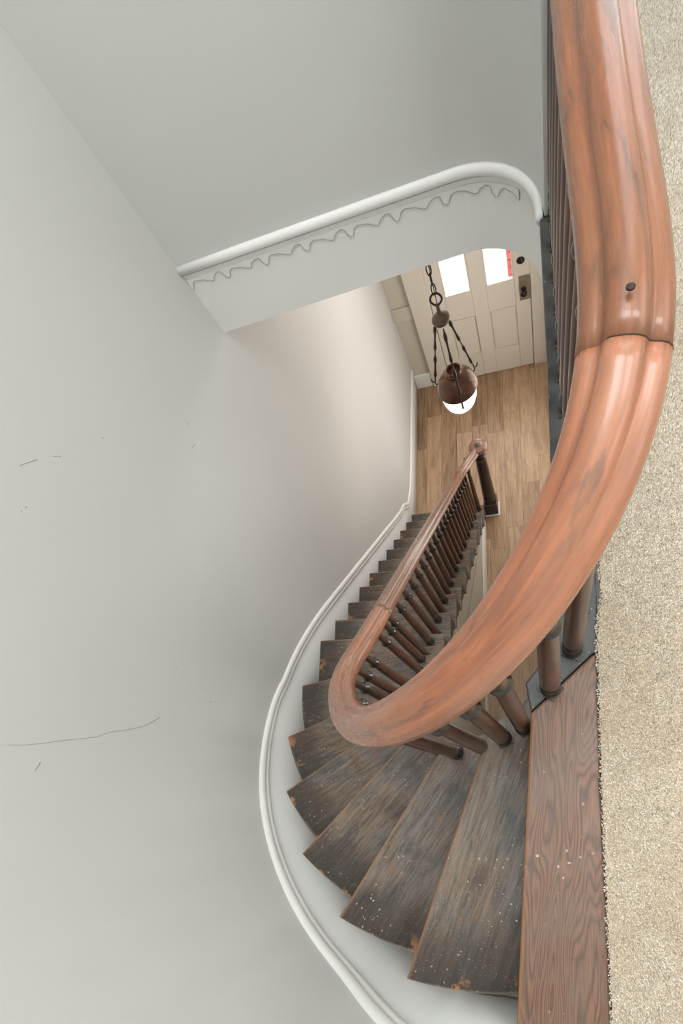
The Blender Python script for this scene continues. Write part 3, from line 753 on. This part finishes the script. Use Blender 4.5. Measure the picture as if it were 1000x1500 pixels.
# the slab above only backs the panels; cut the glazing openings by building it from pieces instead
me = join(boxm(-.815, -.012, YD+.016, YD+.04, .012, .98))
dr.data = me; me.materials.append(DOORP)
XS = [(-.815, -.690), (-.470, -.352), (-.130, -.012)]
for x0, x1 in XS: dbox('stile', x0, x1, .012, 2.12)
for x0, x1 in ((-.690, -.470), (-.352, -.130)):
    for z0, z1 in ((.012, .300), (.758, 1.008), (1.60, 1.72), (2.0, 2.12)): dbox('door_rail', x0+.0005, x1-.0005, z0, z1, bevel=.002)
    obj('panel', boxm(x0+.012, x1-.012, YD+.008, YD+.015, .312, .746), DOORP, dr, bevel=.004)
    obj('panel', boxm(x0+.002, x1-.002, YD+.008, YD+.02, 1.722, 1.998), DOORP, dr, bevel=.004)
    f = obj('glazing_bead', join(boxm(x0+.0005, x1-.0005, YD+.002, YD+.026, 1.0085, 1.026), boxm(x0+.0005, x0+.012, YD+.002, YD+.026, 1.026, 1.595), boxm(x1-.012, x1-.0005, YD+.002, YD+.026, 1.026, 1.595)), DOORP, dr)
    obj('pane', boxm(x0+.012, x1-.012, YD+.012, YD+.016, 1.026, 1.597), GLASS, f)
kp = obj('lock_plate', boxm(-.096, -.014, YD-.004, YD-.0005, .793, 1.032), BRASS, dr, bevel=.002)
def rot_lathe(prof, loc, mat, name, parent):
    me = lathe(prof, 20); me.transform(Matrix.Rotation(math.radians(90), 4, 'X')); return obj(name, me, mat, parent, loc)
rot_lathe([(.020, 0), (.021, .004), (.012, .008), (.011, .028), (.020, .034), (.026, .044), (.027, .054), (.022, .064), (.010, .068), (0, .069)], (-.062, YD-.004, .905), BLACK, 'door_knob', kp)
rot_lathe([(.030, 0), (.030, .008), (.024, .014), (.012, .018), (0, .019)], (-.072, YD-.0005, 1.175), BLACK, 'deadbolt', dr)
# casings
struct('trim_5', boxm(-.985, -.82, YD-.012, YD+.06, 0, 2.16), DOORP, bevel=.006)
struct('trim_6', join(boxm(-.007, .125, YD-.006, YD+.029, 0, 2.16), boxm(.100, .14, YD-.022, YD-.0065, 0, 2.16)), DOORP, bevel=.006)
struct('trim_7', boxm(-.985, .14, YD-.01, YD+.028, 2.165, 2.28), DOORP, bevel=.006)
struct('trim_8', boxm(-.82, -.007, YD+.05, YD+.13, -.012, .012), DOORP, bevel=.004)    # threshold
struct('trim_9', boxm(-.03, .03, YD+.042, YD+.06, 0, 2.16), DOORP)
struct('trim_10', boxm(-.845, -.80, YD+.042, YD+.049, 0, 2.16), DOORP)
# outside
struct('ground', boxm(-6, 6, YD+.14, 12, -.32, -.2), CONC)
br = thing('brick_pillar', 'red brick pillar outside the right door pane', 'pillar', (-.024, 4.40, -.2))
obj('core', boxm(-.16, .16, -.10, .10, 0, 2.4), MORTAR, br)
bm1 = boxm(-.105, .105, -.055, .055, -.031, .031); bm1.materials.append(BRICK)
bm2 = boxm(-.05, .05, -.055, .055, -.031, .031); bm2.materials.append(BRICK)
for c in range(32):
    z = .035+c*.074
    for x, mm in (((-.058, bm1), (.112, bm2)) if c % 2 else ((.058, bm1), (-.112, bm2))):
        obj('brick', mm, None, br, (x, -.055, z))

# ------------------------------------------------------------------ pendant lamp in the hall
PX, PY = -.432, 2.25
pd = thing('pendant_light', 'copper bowl pendant lamp with lit white glass hanging on a chain in the hall', 'lamp', (PX, PY, 2.05))
bowl = obj('copper_bowl', lathe([(.104, -.012), (.114, -.010), (.117, 0), (.115, .008), (.111, .026), (.101, .056), (.084, .082), (.060, .102), (.046, .108)], 36), COPPER, pd)
collar = obj('collar', join(lathe([(.046, .108), (.040, .114), (.037, .120), (.037, .130), (.041, .137), (.043, .142), (.040, .144), (.036, .140), (.034, .13), (.034, .112), (.0, .112)], 28)), COPPER, bowl)
obj('glass_shade', lathe([(0, -.190), (.022, -.188), (.048, -.178), (.070, -.160), (.086, -.134), (.097, -.098), (.103, -.056), (.105, -.013), (.1, -.0125), (0, -.0124)], 32), GLOW, pd)
# three arms of turned links from the canopy to hooks on the rim
angs3 = [160, 40, 282]
for i, a in enumerate(angs3):
    ca, sa = math.cos(math.radians(a)), math.sin(math.radians(a))
    top = Vector((.036*ca, .036*sa, .485)); bot = Vector((.128*ca, .128*sa, .045))
    Lh = (bot-top).length
    prof = []
    for s_ in range(2):
        b0 = s_/2*Lh
        for f_, r in ((.03, .003), (.10, .0035), (.18, .008), (.28, .0095), (.36, .006), (.5, .0048), (.62, .005), (.74, .0072), (.84, .009), (.92, .0045), (.98, .003)): prof.append((r*1.12, b0+f_*Lh/2))
    me = lathe(prof, 10); me.transform((bot-top).to_track_quat('Z', 'Y').to_matrix().to_4x4()); me.transform(Matrix.Translation(top))
    am = obj('arm', me, ARM, pd)
    hk = [bot+Vector((ca*q[0], sa*q[0], q[1])) for q in ((0, .004), (.002, -.014), (.008, -.026), (.018, -.030), (.026, -.022), (.028, -.010))]
    obj('hook', tubem(hk, .0042, 8), ARM, am)
    obj('rim_lug', join(tubem([Vector((.112*ca, .112*sa, 0)), Vector((.132*ca, .132*sa, .0)), Vector((.136*ca, .136*sa, .018))], .0045, 8), tubem([Vector((.118*ca, .118*sa, -.002)), Vector((.120*ca, .120*sa, -.05))], .006, 8)), BRONZE, bowl)
cn = obj('canopy', lathe([(.0, .478), (.020, .480), (.040, .492), (.046, .506), (.043, .518), (.030, .530), (.016, .540), (.010, .556), (.009, .585), (.012, .596), (.0, .597)], 28), BRONZE, pd)
lp = [Vector((.026*math.sin(t)*(1 if abs(math.sin(t)) < .95 else 1.05), 0, .628-.034*math.cos(t))) for t in np.linspace(0, 2*math.pi, 25)]
obj('loop', ribbon([tuple(p) for p in lp], [(.0052*math.cos(2*math.pi*k/8), .0052*math.sin(2*math.pi*k/8)) for k in range(8)], uv=False, up=[(0, 1, 0)]*25), ARM, cn)
# chain links
lk = [Vector((.0105*math.cos(t), 0, .022*math.sin(t)+(.010 if math.sin(t) > 0 else -.010)*abs(math.sin(t)))) for t in np.linspace(0, 2*math.pi, 19)]
lm = ribbon([tuple(p) for p in lk], [(.0030*math.cos(2*math.pi*k/6), .0030*math.sin(2*math.pi*k/6)) for k in range(6)], uv=False, up=[(0, 1, 0)]*19); lm.materials.append(IRON)
z = .664+.022; i = 0
while 2.05+z < 3.27:
    o = obj('chain_link', lm, None, pd, (0, 0, z)); o.rotation_euler.z = (i % 2)*math.pi/2+.4; z += .0535; i += 1
obj('cord', tubem([(0, 0, .60), (.003, .001, .8), (-.002, 0, 1.0), (0, 0, 1.235)], .0022, 6), IRON, pd)
obj('ceiling_rose', lathe([(.0, 1.205), (.012, 1.206), (.03, 1.222), (.055, 1.238), (.06, 1.2495)], 24), BRONZE, pd)
bl = bpy.data.lights.new('bulb', 'POINT'); bl.energy = 4.5; bl.color = (1.0, .84, .66); bl.shadow_soft_size = .08
bo = link(bpy.data.objects.new('bulb', bl)); bo.parent = pd; bo.location = (0, 0, -.075)
